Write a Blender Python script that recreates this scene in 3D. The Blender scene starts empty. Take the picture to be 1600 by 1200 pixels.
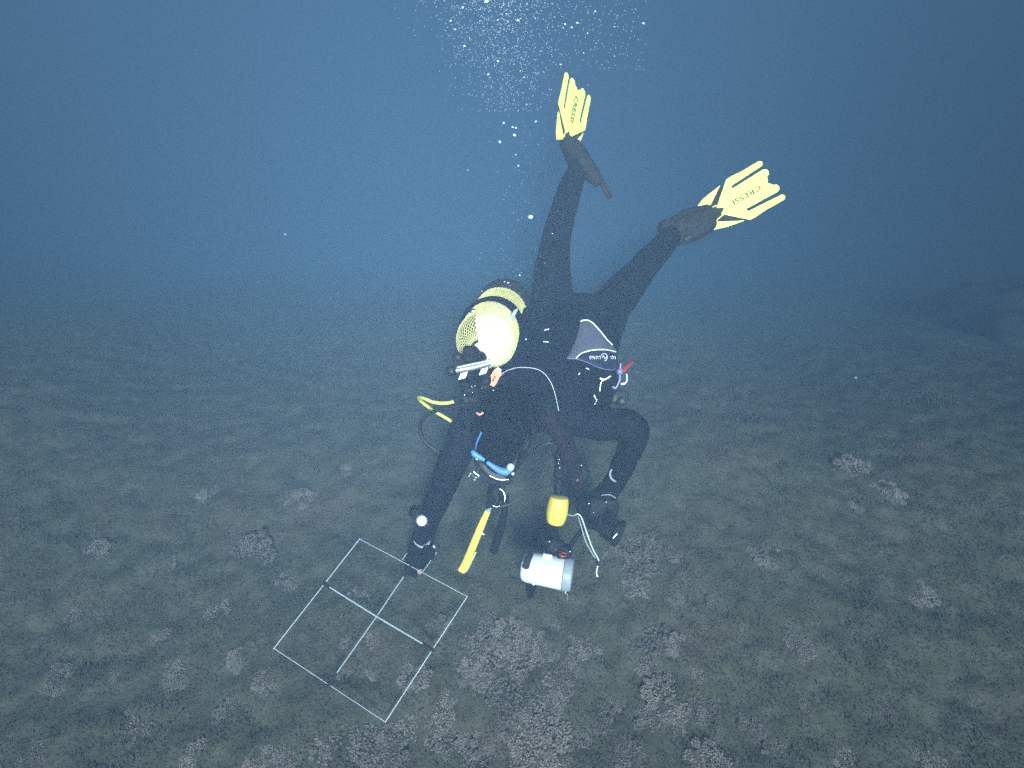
import bpy, math, random
import numpy as np
from mathutils import Vector, Matrix, noise
from mathutils.bvhtree import BVHTree

random.seed(7)
rng = np.random.default_rng(11)
sc = bpy.context.scene
col = sc.collection

# ---------------------------------------------------------------- camera
CAM = Vector((0, 0, 2.15))
S2 = math.sqrt(.5)
FWD, RGT, UPV = Vector((0, S2, -S2)), Vector((1, 0, 0)), Vector((0, S2, S2))
F = 900.0
cd = bpy.data.cameras.new('camera')
cam = bpy.data.objects.new('camera', cd)
col.objects.link(cam)
cam.location = CAM
cam.rotation_euler = (math.radians(45), 0, 0)
cd.sensor_width = 36
cd.lens = 36 * F / 1600
cd.clip_start = .02
cd.clip_end = 500
sc.camera = cam

# ---------------------------------------------------------------- light
sun_dir = (FWD + RGT * -.10 + UPV * .06).normalized()      # the way the light travels
sd = bpy.data.lights.new('sun', 'SUN')
sd.energy = 5.0
sd.angle = math.radians(12)
sd.color = (1.0, .97, .90)
sun = bpy.data.objects.new('sun', sd)
col.objects.link(sun)
sun.rotation_euler = sun_dir.to_track_quat('-Z', 'Y').to_euler()
w = bpy.data.worlds.new('World')
sc.world = w
w.use_nodes = True
nt = w.node_tree
bg = nt.nodes['Background']
sky = nt.nodes.new('ShaderNodeTexSky')
sky.sky_type = 'NISHITA'
sky.sun_disc = False
sky.sun_elevation = math.asin(-sun_dir.z)
sky.sun_rotation = math.atan2(-sun_dir.x, -sun_dir.y)
nt.links.new(sky.outputs[0], bg.inputs[0])
bg.inputs[1].default_value = .06
sc.view_settings.view_transform = 'Standard'
sc.view_settings.look = 'None'
sc.view_settings.exposure = 1.46
sc.view_settings.gamma = 1
sc.view_settings.use_curve_mapping = False
sc.render.engine = 'CYCLES'
sc.cycles.max_bounces = 5
sc.cycles.diffuse_bounces = 2
sc.cycles.glossy_bounces = 2
sc.cycles.transmission_bounces = 3
sc.cycles.volume_bounces = 1
sc.cycles.transparent_max_bounces = 12
sc.cycles.caustics_reflective = False
sc.cycles.caustics_refractive = False
sc.cycles.use_denoising = False                           # the photograph is grainy; so is the unfiltered render
sc.cycles.use_adaptive_sampling = True
sc.cycles.adaptive_threshold = .06
sc.cycles.adaptive_min_samples = 16


# ---------------------------------------------------------------- helpers
def at(px, py, z):
    """the place in the world seen at this spot of the photograph, z metres ahead of the lens"""
    px, py, z = float(px), float(py), float(z)
    return CAM + z * (FWD + RGT * ((px - 800) / F) - UPV * ((py - 600) / F))


def rad(p, z):
    return p * z / F


def vimg(dx, dy, dz):
    return RGT * dx - UPV * dy + FWD * dz


def mat(name, color, rough=.6, metal=0.0, spec=.5, var=.15, scale=40, bump=0.0, bscale=80, trans=0.0, alpha=1.0):
    m = bpy.data.materials.new(name)
    m.use_nodes = True
    n, l = m.node_tree.nodes, m.node_tree.links
    b = n['Principled BSDF']
    b.inputs['Roughness'].default_value = rough
    b.inputs['Metallic'].default_value = metal
    b.inputs['Specular IOR Level'].default_value = spec
    b.inputs['Transmission Weight'].default_value = trans
    b.inputs['Alpha'].default_value = alpha
    tc = n.new('ShaderNodeTexCoord')
    nz = n.new('ShaderNodeTexNoise')
    nz.inputs['Scale'].default_value = scale
    nz.inputs['Detail'].default_value = 4
    l.new(tc.outputs['Object'], nz.inputs['Vector'])
    r = n.new('ShaderNodeValToRGB')
    c = color
    r.color_ramp.elements[0].position = .3
    r.color_ramp.elements[1].position = .7
    r.color_ramp.elements[0].color = (*[x * (1 - var) for x in c], 1)
    r.color_ramp.elements[1].color = (*[min(1, x * (1 + var)) for x in c], 1)
    l.new(nz.outputs['Fac'], r.inputs[0])
    l.new(r.outputs[0], b.inputs['Base Color'])
    if bump:
        nb = n.new('ShaderNodeTexNoise')
        nb.inputs['Scale'].default_value = bscale
        nb.inputs['Detail'].default_value = 5
        l.new(tc.outputs['Object'], nb.inputs['Vector'])
        bp = n.new('ShaderNodeBump')
        bp.inputs['Strength'].default_value = bump
        bp.inputs['Distance'].default_value = .01
        l.new(nb.outputs['Fac'], bp.inputs['Height'])
        l.new(bp.outputs[0], b.inputs['Normal'])
    return m


M = dict(
    neoprene=mat('neoprene', (.003, .004, .010), .75, spec=.12, var=.3, bump=.8, bscale=22),
    nylon=mat('nylon', (.003, .004, .010), .85, spec=.08, var=.3, bump=.6, bscale=60),
    greynylon=mat('grey_nylon', (.075, .08, .115), .8, spec=.2, var=.15, scale=120, bump=.4, bscale=300),
    hood=mat('hood_neoprene', (.0015, .0015, .004), .85, spec=.06, var=.3, bump=.5, bscale=40),
    navy=mat('navy_nylon', (.012, .016, .05), .7, spec=.25, var=.2, bump=.3, bscale=200),
    piping=mat('white_piping', (.75, .77, .8), .5),
    rubber=mat('black_rubber', (.014, .014, .015), .5, spec=.4, var=.3, bump=.2),
    darkplastic=mat('black_plastic', (.007, .007, .010), .6, spec=.15, var=.2),
    boot=mat('boot_rubber', (.022, .019, .02), .75, spec=.2, var=.4, bump=.4, bscale=90),
    finyellow=mat('fin_yellow', (.95, .90, .20), .35, spec=.5, var=.03),
    finprint=mat('fin_print', (.06, .065, .02), .6),
    hoseyellow=mat('hose_yellow', (.80, .72, .16), .5, var=.05),
    netyellow=mat('net_yellow', (.85, .76, .30), .6, var=.08),
    tankyellow=mat('tank_yellow', (.42, .34, .08), .45, var=.08),
    white=mat('tank_white', (.88, .88, .86), .3, var=.03),
    tankdark=mat('tank_black', (.03, .035, .03), .35, var=.2),
    chrome=mat('chrome', (.50, .51, .55), .32, metal=1.0, var=.05),
    brushed=mat('brushed_metal', (.42, .43, .50), .42, metal=.6, var=.1),
    bluesil=mat('blue_plastic', (.09, .28, .72), .4, var=.08),
    glass=mat('mask_glass', (.02, .03, .06), .15),
    orange=mat('orange_tag', (.85, .25, .08), .5, var=.1),
    red=mat('red_strap', (.42, .02, .03), .6, var=.15),
    lilac=mat('lilac_plastic', (.22, .22, .42), .4),
    skin=mat('skin', (.50, .28, .22), .55, var=.1),
    stickyellow=mat('stick_yellow', (.80, .62, .10), .4, var=.06),
    paleyellow=mat('pale_yellow_plastic', (.7, .66, .35), .45),
    floatyellow=mat('float_yellow', (.88, .66, .09), .45, var=.05),
    strobewhite=mat('strobe_white', (.88, .91, .93), .35, var=.03),
    strobegrey=mat('strobe_grey', (.33, .37, .40), .45, var=.06),
    purple=mat('purplish_rubber', (.014, .008, .013), .8, spec=.08, var=.3),
    redmetal=mat('red_anodised', (.45, .07, .04), .35, metal=.5),
    rodwhite=mat('rod_white', (.62, .65, .68), .4, var=.08, scale=25),
    rodblue_shadedwhite=mat('rod_pale_blue_shaded_white', (.46, .51, .56), .4, var=.12, scale=30),  # blue of the crossbars, and shade put into the colour of white sides
    markgrey=mat('reflective_grey', (.42, .44, .47), .5, var=.08),
    cord=mat('pale_cord', (.7, .68, .62), .7),
    bubble=mat('bubble_skin', (.58, .62, .78), .2, spec=1.0, var=.04),
    mist=mat('small_bubble_skin', (.62, .66, .90), .25, spec=1.0, var=.04, alpha=.32),
)
for k in ('navy', 'greynylon'):
    pass


def merge(*parts):
    V, Fc = [], []
    for v, f in parts:
        o = len(V)
        V += list(v)
        Fc += [tuple(i + o for i in q) for q in f]
    return V, Fc


def tube(pts, r, n=8, flat=1.0, closed=False, up=None):
    pts = [Vector(p) for p in pts]
    k = len(pts)
    rs = r if isinstance(r, (list, tuple)) else [r] * k
    V, Fc = [], []
    prev = None
    for i, p in enumerate(pts):
        if closed:
            t = (pts[(i + 1) % k] - pts[i - 1]).normalized()
        else:
            t = (pts[min(i + 1, k - 1)] - pts[max(i - 1, 0)]).normalized()
        if prev is None:
            a = up if up is not None else (Vector((0, 0, 1)) if abs(t.z) < .9 else Vector((1, 0, 0)))
        else:
            a = prev
        a = (a - t * a.dot(t)).normalized()
        prev = a
        b = t.cross(a)
        for j in range(n):
            th = 2 * math.pi * j / n
            V.append(p + a * (math.cos(th) * rs[i] * flat) + b * (math.sin(th) * rs[i]))
    for i in range(k if closed else k - 1):
        i2 = (i + 1) % k
        for j in range(n):
            j2 = (j + 1) % n
            Fc.append((i * n + j, i * n + j2, i2 * n + j2, i2 * n + j))
    if not closed:
        Fc.append(tuple(range(n - 1, -1, -1)))
        Fc.append(tuple(range((k - 1) * n, k * n)))
    return V, Fc


def spline(pts, sub=6):
    pts = [Vector(p) for p in pts]
    out = []
    for i in range(len(pts) - 1):
        p0, p1, p2, p3 = pts[max(i - 1, 0)], pts[i], pts[i + 1], pts[min(i + 2, len(pts) - 1)]
        for s in range(sub):
            t = s / sub
            out.append(.5 * ((2 * p1) + (p2 - p0) * t + (2 * p0 - 5 * p1 + 4 * p2 - p3) * t * t + (3 * p1 - p0 - 3 * p2 + p3) * t ** 3))
    out.append(pts[-1])
    return out


def ellipsoid(c, ax, ay, az, n=16, m=10):
    """ax, ay, az: half-axis vectors"""
    V, Fc = [c + az], []
    for i in range(1, m):
        ph = math.pi * i / m
        for j in range(n):
            th = 2 * math.pi * j / n
            V.append(c + ax * (math.sin(ph) * math.cos(th)) + ay * (math.sin(ph) * math.sin(th)) + az * math.cos(ph))
    V.append(c - az)
    for j in range(n):
        j2 = (j + 1) % n
        Fc.append((0, 1 + j, 1 + j2))
        for i in range(m - 2):
            a, b = 1 + i * n, 1 + (i + 1) * n
            Fc.append((a + j, b + j, b + j2, a + j2))
        Fc.append((1 + (m - 2) * n + j, len(V) - 1, 1 + (m - 2) * n + j2))
    return V, Fc


def ball(c, r, n=12, m=8):
    return ellipsoid(c, Vector((r, 0, 0)), Vector((0, r, 0)), Vector((0, 0, r)), n, m)


def frame_of(axis, hint=None):
    z = axis.normalized()
    h = hint if hint is not None else (Vector((0, 0, 1)) if abs(z.z) < .9 else Vector((1, 0, 0)))
    x = (h - z * h.dot(z)).normalized()
    y = z.cross(x)
    return x, y, z


def lathe(base, axis, prof, n=24, hint=None):
    """prof: (radius, distance along the axis)"""
    x, y, z = frame_of(axis, hint)
    V, Fc = [], []
    for r, h in prof:
        for j in range(n):
            th = 2 * math.pi * j / n
            V.append(base + z * h + x * (r * math.cos(th)) + y * (r * math.sin(th)))
    k = len(prof)
    for i in range(k - 1):
        for j in range(n):
            j2 = (j + 1) % n
            Fc.append((i * n + j, i * n + j2, (i + 1) * n + j2, (i + 1) * n + j))
    Fc.append(tuple(range(n - 1, -1, -1)))
    Fc.append(tuple(range((k - 1) * n, k * n)))
    return V, Fc


def cyl(a, b, r, n=16, bev=.15):
    ax = b - a
    L = ax.length
    e = min(r * bev, L * .3)
    return lathe(a, ax, [(r - e, 0), (r, e), (r, L - e), (r - e, L)], n)


def box(c, ax, ay, az, bev=.12):
    """half-axis vectors; chamfered"""
    V, Fc = [], []
    s = 1 - bev
    pts = {}
    for i in (-1, 1):
        for j in (-1, 1):
            for k in (-1, 1):
                for d in range(3):
                    q = [i * s, j * s, k * s]
                    q[d] = (i, j, k)[d]
                    pts[(i, j, k, d)] = len(V)
                    V.append(c + ax * q[0] + ay * q[1] + az * q[2])
    import itertools
    for d in range(3):
        o = [e for e in range(3) if e != d]
        for sgn in (-1, 1):
            q = []
            for a, b in ((-1, -1), (1, -1), (1, 1), (-1, 1)):
                t = [0, 0, 0]
                t[d] = sgn
                t[o[0]] = a
                t[o[1]] = b
                q.append(pts[(*t, d)])
            Fc.append(tuple(q))
    for d in range(3):                       # edges running along d
        o = [e for e in range(3) if e != d]
        for a in (-1, 1):
            for b in (-1, 1):
                q = []
                for s_, dd in ((-1, o[0]), (1, o[0]), (1, o[1]), (-1, o[1])):
                    t = [0, 0, 0]
                    t[d] = s_
                    t[o[0]] = a
                    t[o[1]] = b
                    q.append(pts[(*t, dd)])
                Fc.append(tuple(q))
    for i in (-1, 1):
        for j in (-1, 1):
            for k in (-1, 1):
                Fc.append(tuple(pts[(i, j, k, d)] for d in range(3)))
    return V, Fc


def prism(outline, o, u, w, t0, t1):
    """outline: 2-D points on axes u and w from o; t0..t1 along their normal"""
    nrm = u.cross(w).normalized()
    k = len(outline)
    V = [o + u * a + w * b + nrm * t0 for a, b in outline] + [o + u * a + w * b + nrm * t1 for a, b in outline]
    Fc = [tuple(range(k - 1, -1, -1)), tuple(range(k, 2 * k))]
    for i in range(k):
        j = (i + 1) % k
        Fc.append((i, j, k + j, k + i))
    return V, Fc


WL = {}


def props(o, label=None, cat=None, group=None, kind=None):
    for k, v in (('label', label), ('category', cat), ('group', group), ('kind', kind)):
        if v:
            o[k] = v
    return o


def thing(name, loc, label, cat, group=None):
    o = bpy.data.objects.new(name, None)
    o.empty_display_size = .1
    o.location = loc
    col.objects.link(o)
    WL[o] = Vector(loc)
    return props(o, label, cat, group)


def obj(name, geo, m, parent=None, smooth=True, loc=None, label=None):
    V, Fc = geo
    base = WL[parent] if parent is not None else (Vector(loc) if loc is not None else Vector((0, 0, 0)))
    me = bpy.data.meshes.new(name)
    me.from_pydata([tuple(Vector(v) - base) for v in V], [], Fc)
    for mm in (m if isinstance(m, (list, tuple)) else [m]):
        me.materials.append(mm)
    if smooth:
        me.polygons.foreach_set('use_smooth', [True] * len(me.polygons))
        try:
            me.set_sharp_from_angle(angle=math.radians(50))
        except Exception:
            pass
    me.update()
    o = bpy.data.objects.new(name, me)
    col.objects.link(o)
    if parent is not None:
        o.parent = parent
    else:
        o.location = base
    WL[o] = base
    if label:
        o['label'] = label
    return o


def remeshed(name, geo, m, parent, voxel=.007, smooth_it=6, folds=0):
    tmp = obj('tmp_shape', geo, m, None)
    md = tmp.modifiers.new('r', 'REMESH')
    md.mode = 'VOXEL'
    md.voxel_size = voxel
    ms = tmp.modifiers.new('s', 'SMOOTH')
    ms.factor = .5
    ms.iterations = smooth_it
    dg = bpy.context.evaluated_depsgraph_get()
    me = bpy.data.meshes.new_from_object(tmp.evaluated_get(dg))
    base = WL[parent]
    V = [v.co.copy() for v in me.vertices]
    me_n = [v.normal.copy() for v in me.vertices]
    Fc = [tuple(p.vertices) for p in me.polygons]
    bpy.data.objects.remove(tmp)
    bpy.data.meshes.remove(me)
    if folds:                                  # soft folds in the cloth
        for i, v in enumerate(me_n):
            p = V[i]
            k = noise.noise((p.x * 16, p.y * 16, p.z * 16)) * .6 + (1 - abs(noise.noise((p.x * 26 + 5, p.y * 26, p.z * 34)))) * .5 - .35
            V[i] = p + v * (k * folds)
    o = obj(name, (V, Fc), m, parent)
    return o, BVHTree.FromPolygons(V, Fc)


def chain(pts):
    """limb: list of (px, py, z, radius in px)"""
    sp = []
    P = [at(a, b, z) for a, b, z, r in pts]
    Rr = [rad(r, z) for a, b, z, r in pts]
    n = 5
    Q = spline(P, n)
    R2 = []
    for i in range(len(Rr) - 1):
        for s in range(n):
            t = s / n
            t = t * t * (3 - 2 * t)
            R2.append(Rr[i] * (1 - t) + Rr[i + 1] * t)
    R2.append(Rr[-1])
    return merge(tube(Q, R2, 14), ball(Q[0], R2[0] * .995, 14, 9), ball(Q[-1], R2[-1] * .995, 14, 9))


def text_geo(s, size, o, u, w, depth, space=1.0):
    """solid lettering: u reading direction, w letter-up direction"""
    cu = bpy.data.curves.new('t', 'FONT')
    cu.body = s
    cu.size = 1
    cu.space_character = space
    cu.align_x = 'CENTER'
    cu.align_y = 'CENTER'
    cu.resolution_u = 2
    cu.extrude = .5
    t = bpy.data.objects.new('t', cu)
    col.objects.link(t)
    dg = bpy.context.evaluated_depsgraph_get()
    me = bpy.data.meshes.new_from_object(t.evaluated_get(dg))
    nrm = u.normalized().cross(w.normalized())
    V = [o + u * (v.co.x * size) + w * (v.co.y * size) + nrm * (v.co.z * depth) for v in me.vertices]
    Fc = [tuple(p.vertices) for p in me.polygons]
    bpy.data.objects.remove(t)
    bpy.data.meshes.remove(me)
    return V, Fc


# ---------------------------------------------------------------- seabed
def ground_h(x, y):
    d = math.hypot(x, y - 2)
    h = .10 * noise.noise((x * .45, y * .45, 3.1)) + .05 * noise.noise((x * 1.3, y * 1.3, 9.7))
    if d < 9:
        h += .016 * noise.noise((x * 4.2, y * 4.2, 1.0)) + .016 * noise.noise((x * 9, y * 9, 5.0))
        h += .012 * noise.noise((x * 19, y * 19, 2.0))
    edge = 1.55 + .35 * noise.noise((x * .5, 1.7, 0)) + .12 * noise.noise((x * 1.7, 4.4, 0)) + .04 * abs(x) - .10 * min(2.5, max(0, x - .6))
    drop = max(0, y - edge)                              # a ledge: the bottom falls away beyond the diver
    h -= min(8.0, .60 * drop * drop / (drop + .9))
    return h


def axis_coords(lo, hi, c0, c1, step, grow=1.16):
    xs = list(np.arange(c0, c1 + 1e-6, step))
    s = step
    while xs[-1] < hi:
        s *= grow
        xs.append(xs[-1] + s)
    s = step
    while xs[0] > lo:
        s *= grow
        xs.insert(0, xs[0] - s)
    return xs


xs = axis_coords(-40, 40, -3.0, 3.2, .022)
ys = axis_coords(-12, 60, .2, 3.4, .022)
V = [(x, y, ground_h(x, y)) for y in ys for x in xs]
nx = len(xs)
Fc = [(j * nx + i, j * nx + i + 1, (j + 1) * nx + i + 1, (j + 1) * nx + i) for j in range(len(ys) - 1) for i in range(nx - 1)]


def translucent(m, color, fac=.5):
    n, l = m.node_tree.nodes, m.node_tree.links
    t = n.new('ShaderNodeBsdfTranslucent')
    l.new(color, t.inputs['Color'])
    x = n.new('ShaderNodeMixShader')
    x.inputs[0].default_value = fac
    l.new(n['Principled BSDF'].outputs[0], x.inputs[1])
    l.new(t.outputs[0], x.inputs[2])
    l.new(x.outputs[0], n['Material Output'].inputs['Surface'])


def seabed_mat(name, cols, patch, rough=.95, attr=None):
    m = bpy.data.materials.new(name)
    m.use_nodes = True
    n, l = m.node_tree.nodes, m.node_tree.links
    b = n['Principled BSDF']
    b.inputs['Roughness'].default_value = rough
    b.inputs['Specular IOR Level'].default_value = .1
    ge = n.new('ShaderNodeNewGeometry')

    def nz(scale, det=5, rg=.6, off=0):
        mp = n.new('ShaderNodeMapping')
        mp.inputs['Location'].default_value = (off, off * .7, 0)
        l.new(ge.outputs['Position'], mp.inputs[0])
        t = n.new('ShaderNodeTexNoise')
        t.inputs['Scale'].default_value = scale
        t.inputs['Detail'].default_value = det
        t.inputs['Roughness'].default_value = rg
        l.new(mp.outputs[0], t.inputs['Vector'])
        return t.outputs['Fac']
    rp = n.new('ShaderNodeValToRGB')
    e = rp.color_ramp.elements
    e[0].position, e[0].color = .36, (*cols[0], 1)
    e[1].position, e[1].color = .64, (*cols[2], 1)
    x = e.new(.5)
    x.color = (*cols[1], 1)
    if attr:
        a = n.new('ShaderNodeAttribute')
        a.attribute_name = attr
        ad = n.new('ShaderNodeMath')
        ad.operation = 'MULTIPLY_ADD'
        ad.inputs[1].default_value = .45
        l.new(a.outputs['Fac'], ad.inputs[0])
        sb = n.new('ShaderNodeMath')
        sb.operation = 'SUBTRACT'
        sb.inputs[1].default_value = .21
        l.new(nz(11), sb.inputs[0])
        l.new(sb.outputs[0], ad.inputs[2])
        l.new(ad.outputs[0], rp.inputs[0])
    else:
        l.new(nz(14), rp.inputs[0])
    pr = n.new('ShaderNodeValToRGB')
    pr.color_ramp.elements[0].position = .52
    pr.color_ramp.elements[1].position = .66
    l.new(nz(2.3, 4, .65, 4.0), pr.inputs[0])
    mx = n.new('ShaderNodeMix')
    mx.data_type = 'RGBA'
    l.new(pr.outputs[0], mx.inputs['Factor'])
    l.new(rp.outputs[0], mx.inputs['A'])
    mx2 = n.new('ShaderNodeMix')
    mx2.data_type = 'RGBA'
    mx2.inputs['Factor'].default_value = .65
    l.new(rp.outputs[0], mx2.inputs['A'])
    mx2.inputs['B'].default_value = (*patch, 1)
    l.new(mx2.outputs['Result'], mx.inputs['B'])
    l.new(mx.outputs['Result'], b.inputs['Base Color'])
    if attr:
        translucent(m, mx.outputs['Result'])
    else:
        h1, h2 = nz(70, 4, .7), nz(24, 4, .6, 2.0)
        hs_ = n.new('ShaderNodeMath')
        l.new(h1, hs_.inputs[0])
        l.new(h2, hs_.inputs[1])
        bp = n.new('ShaderNodeBump')
        bp.inputs['Strength'].default_value = .7
        bp.inputs['Distance'].default_value = .012
        l.new(hs_.outputs[0], bp.inputs['Height'])
        l.new(bp.outputs[0], b.inputs['Normal'])
    return m


m_bed = seabed_mat('seabed_turf', ((.074, .067, .041), (.088, .081, .056), (.110, .101, .074)), (.130, .092, .068))
m_turf = seabed_mat('turf_leaf', ((.100, .090, .056), (.120, .109, .074), (.150, .137, .100)), (.185, .132, .098), attr='shade')
props(obj('seabed', (V, Fc), m_bed), kind='structure')

# short algal turf: tens of thousands of little leaves, denser on the swells
NB = 400000
d_ = rng.uniform(.55, 6.0, NB) if False else .3 + 3.6 * rng.uniform(0, 1, NB) ** .8
a_ = rng.uniform(-1, 1, NB)
bx = a_ * (1.05 * d_ + 1.25)
by = d_ - .15
keep = rng.uniform(0, 1, NB) < np.clip(1.2 - d_ * .16, .3, 1)
bx, by = bx[keep], by[keep]
VV, FF, SH = [], [], []
for x, y in zip(bx.tolist(), by.tolist()):
    cl = noise.noise((x * 6, y * 6, 7.7))
    if cl < -.35 and random.random() < .6:
        continue
    z = ground_h(x, y)
    th = random.uniform(0, 2 * math.pi)
    tilt = random.uniform(.7, 1.45)
    L = random.uniform(.004, .010) * (1 + .6 * max(0, cl))
    wd = L * random.uniform(.22, .42)
    dx, dy = math.cos(th) * math.sin(tilt), math.sin(th) * math.sin(tilt)
    dz = math.cos(tilt)
    sx, sy = -math.sin(th) * wd, math.cos(th) * wd
    o = len(VV)
    VV += [(x, y, z - .003), (x + dx * L * .6 + sx, y + dy * L * .6 + sy, z + dz * L * .55), (x + dx * L, y + dy * L, z + dz * L * .85),
           (x + dx * L * .6 - sx, y + dy * L * .6 - sy, z + dz * L * .65)]
    FF += [(o, o + 1, o + 2), (o, o + 2, o + 3)]
    SH += [min(1, max(0, .5 + .45 * cl + random.uniform(-.22, .22)))] * 4
turf = obj('algal_turf', ([], []), m_turf)
me = turf.data
me.from_pydata(VV, [], FF)
at_ = me.attributes.new('shade', 'FLOAT', 'POINT')
at_.data.foreach_set('value', SH)
props(turf, kind='stuff')


# bushy algae tufts
def tuft_mesh(seed):
    r = random.Random(seed)
    Vt, Ft, St = [], [], []

    def leaf(p, d, L, wd, s):
        side = d.cross(Vector((r.uniform(-1, 1), r.uniform(-1, 1), r.uniform(-1, 1)))).normalized() * wd
        o = len(Vt)
        Vt.extend([p, p + d * L * .55 + side, p + d * L, p + d * L * .6 - side])
        Ft.extend([(o, o + 1, o + 2), (o, o + 2, o + 3)])
        St.extend([s] * 4)
    lobes = [(Vector((0, 0, .25)), .42)]
    k = 0
    while len(lobes) < 13 and k < 200:
        k += 1
        th, rr = r.uniform(0, 2 * math.pi), r.uniform(.25, .82)
        c = Vector((rr * math.cos(th), rr * math.sin(th), .12 + .15 * (1 - rr)))
        if all((c - q).length > .34 for q, _ in lobes):
            lobes.append((c, r.uniform(.19, .30)))
    for c, R0 in lobes:
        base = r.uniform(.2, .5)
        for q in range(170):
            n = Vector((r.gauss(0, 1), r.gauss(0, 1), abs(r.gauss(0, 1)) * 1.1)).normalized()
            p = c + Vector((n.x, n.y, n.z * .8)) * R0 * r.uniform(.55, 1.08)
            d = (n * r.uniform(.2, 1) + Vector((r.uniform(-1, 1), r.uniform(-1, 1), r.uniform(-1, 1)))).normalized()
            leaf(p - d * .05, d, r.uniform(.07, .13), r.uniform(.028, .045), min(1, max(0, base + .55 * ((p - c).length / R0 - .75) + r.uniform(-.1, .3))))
    me = bpy.data.meshes.new('algae_tuft')
    me.from_pydata([tuple(v) for v in Vt], [], Ft)
    me.attributes.new('shade', 'FLOAT', 'POINT').data.foreach_set('value', St)
    return me


def shade_mat(name, c0, c1):
    m = bpy.data.materials.new(name)
    m.use_nodes = True
    n, l = m.node_tree.nodes, m.node_tree.links
    b = n['Principled BSDF']
    b.inputs['Roughness'].default_value = .9
    b.inputs['Specular IOR Level'].default_value = .15
    a = n.new('ShaderNodeAttribute')
    a.attribute_name = 'shade'
    oi = n.new('ShaderNodeObjectInfo')
    r = n.new('ShaderNodeValToRGB')
    r.color_ramp.elements[0].color = (*c0, 1)
    r.color_ramp.elements[1].color = (*c1, 1)
    mu = n.new('ShaderNodeMath')
    mu.operation = 'MULTIPLY_ADD'
    mu.inputs[1].default_value = .4
    mu.inputs[2].default_value = -.2
    l.new(oi.outputs['Random'], mu.inputs[0])
    ad = n.new('ShaderNodeMath')
    l.new(mu.outputs[0], ad.inputs[0])
    l.new(a.outputs['Fac'], ad.inputs[1])
    l.new(ad.outputs[0], r.inputs[0])
    l.new(r.outputs[0], b.inputs['Base Color'])
    translucent(m, r.outputs[0])
    return m


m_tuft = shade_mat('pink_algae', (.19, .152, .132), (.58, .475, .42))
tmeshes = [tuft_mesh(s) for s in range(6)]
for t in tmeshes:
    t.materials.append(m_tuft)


def ground_at(px, py, lift=0.0):
    d = (FWD + RGT * ((px - 800) / F) - UPV * ((py - 600) / F))
    z = (CAM.z - lift) / -d.z
    for _ in range(6):
        p = CAM + d * z
        z = (CAM.z - lift - ground_h(p.x, p.y)) / -d.z
    p = CAM + d * z
    return p, z


tufts = [(755, 985, 34), (800, 995, 38), (770, 1030, 38), (815, 1040, 40), (850, 1010, 26), (872, 1055, 30), (765, 1075, 32), (800, 1085, 36),
         (840, 1095, 34), (785, 1125, 34), (850, 1140, 38), (835, 1175, 40), (1015, 992, 30), (1010, 1032, 27), (915, 1003, 28), (985, 893, 34),
         (955, 868, 24), (990, 922, 22), (1005, 855, 28), (1040, 1085, 34), (1070, 1115, 26), (1025, 1130, 32), (1110, 1100, 32), (1160, 1085, 22),
         (1113, 1045, 12), (1220, 1172, 34), (1325, 1185, 30), (1105, 1190, 34), (1195, 862, 26), (1060, 868, 17), (400, 860, 34), (640, 1150, 36),
         (685, 1110, 32), (700, 1165, 36), (520, 1165, 34), (575, 1178, 36), (280, 1050, 32), (330, 960, 28), (455, 905, 22), (215, 1135, 34),
         (650, 1060, 26), (590, 1050, 22), (545, 1000, 20), (690, 985, 22), (1390, 770, 26), (1330, 735, 26), (1335, 800, 20), (1250, 1010, 22),
         (920, 1165, 30), (960, 1090, 24), (730, 1195, 30), (130, 960, 26), (90, 1060, 28), (360, 1110, 28), (1440, 930, 24), (1520, 1090, 26), (735, 1020, 26), (745, 1050, 24), (865, 985, 22), (905, 1035, 20), (885, 1095, 24),
         (890, 1190, 28), (760, 1160, 28), (610, 1185, 28), (455, 1180, 28), (400, 1190, 26), (300, 1180, 28), (240, 1000, 22), (180, 1050, 24), (60, 1170, 26),
         (420, 1060, 22), (370, 1030, 20), (150, 860, 22), (260, 880, 20), (540, 740, 20), (470, 780, 20), (330, 770, 18), (1060, 1010, 22), (1090, 1045, 20),
         (1180, 1130, 24), (1270, 1110, 22), (1390, 1100, 22), (1360, 1000, 20), (1450, 1180, 26), (940, 1120, 22), (980, 1180, 26), (1280, 900, 20), (1120, 940, 18),
         (1050, 930, 18), (590, 1000, 20), (540, 1060, 20), (640, 1010, 18), (560, 930, 16)]
own = {(1113, 1045): 'smallest pale algae tuft, standing alone right of the big bushy clump',
       (400, 860): 'pale algae tuft left of the white square frame, level with its far corner',
       (1195, 862): 'round pale algae tuft alone on the right, behind the other tufts',
       (985, 893): 'pale algae tuft beside the loose end of the white cord',
       (915, 1003): 'single pale algae tuft below the white strobe canister',
       (1220, 1172): 'pale algae tuft at the lower right, right of the two-tuft clump',
       (640, 1150): 'pale algae tuft just below the nearest corner of the white square frame',
       (835, 1175): 'large pale algae tuft at the near end of the bushy clump',
       (1015, 992): 'upper of two pale algae tufts that touch, right of the white canister'}
marks = [("the white strobe canister", 852, 890), ("the white frame's nearest corner", 602, 1128), ("the white frame's right corner", 730, 932),
         ("the white frame's left corner", 428, 1013), ("the white frame's far corner", 562, 842), ("the loose end of the white cord", 935, 900),
         ("the black lens port", 958, 830), ("the diver's bent left elbow", 1005, 655)]
near = {}
for px, py, r in tufts:
    mk = min(marks, key=lambda m: math.hypot(px - m[1], py - m[2]))
    dx, dy = px - mk[1], py - mk[2]
    way = ('right of' if dx > 0 else 'left of') if abs(dx) > abs(dy) else ('below' if dy > 0 else 'beyond')
    near.setdefault((mk[0], way), []).append((math.hypot(dx, dy), px, py))
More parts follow.
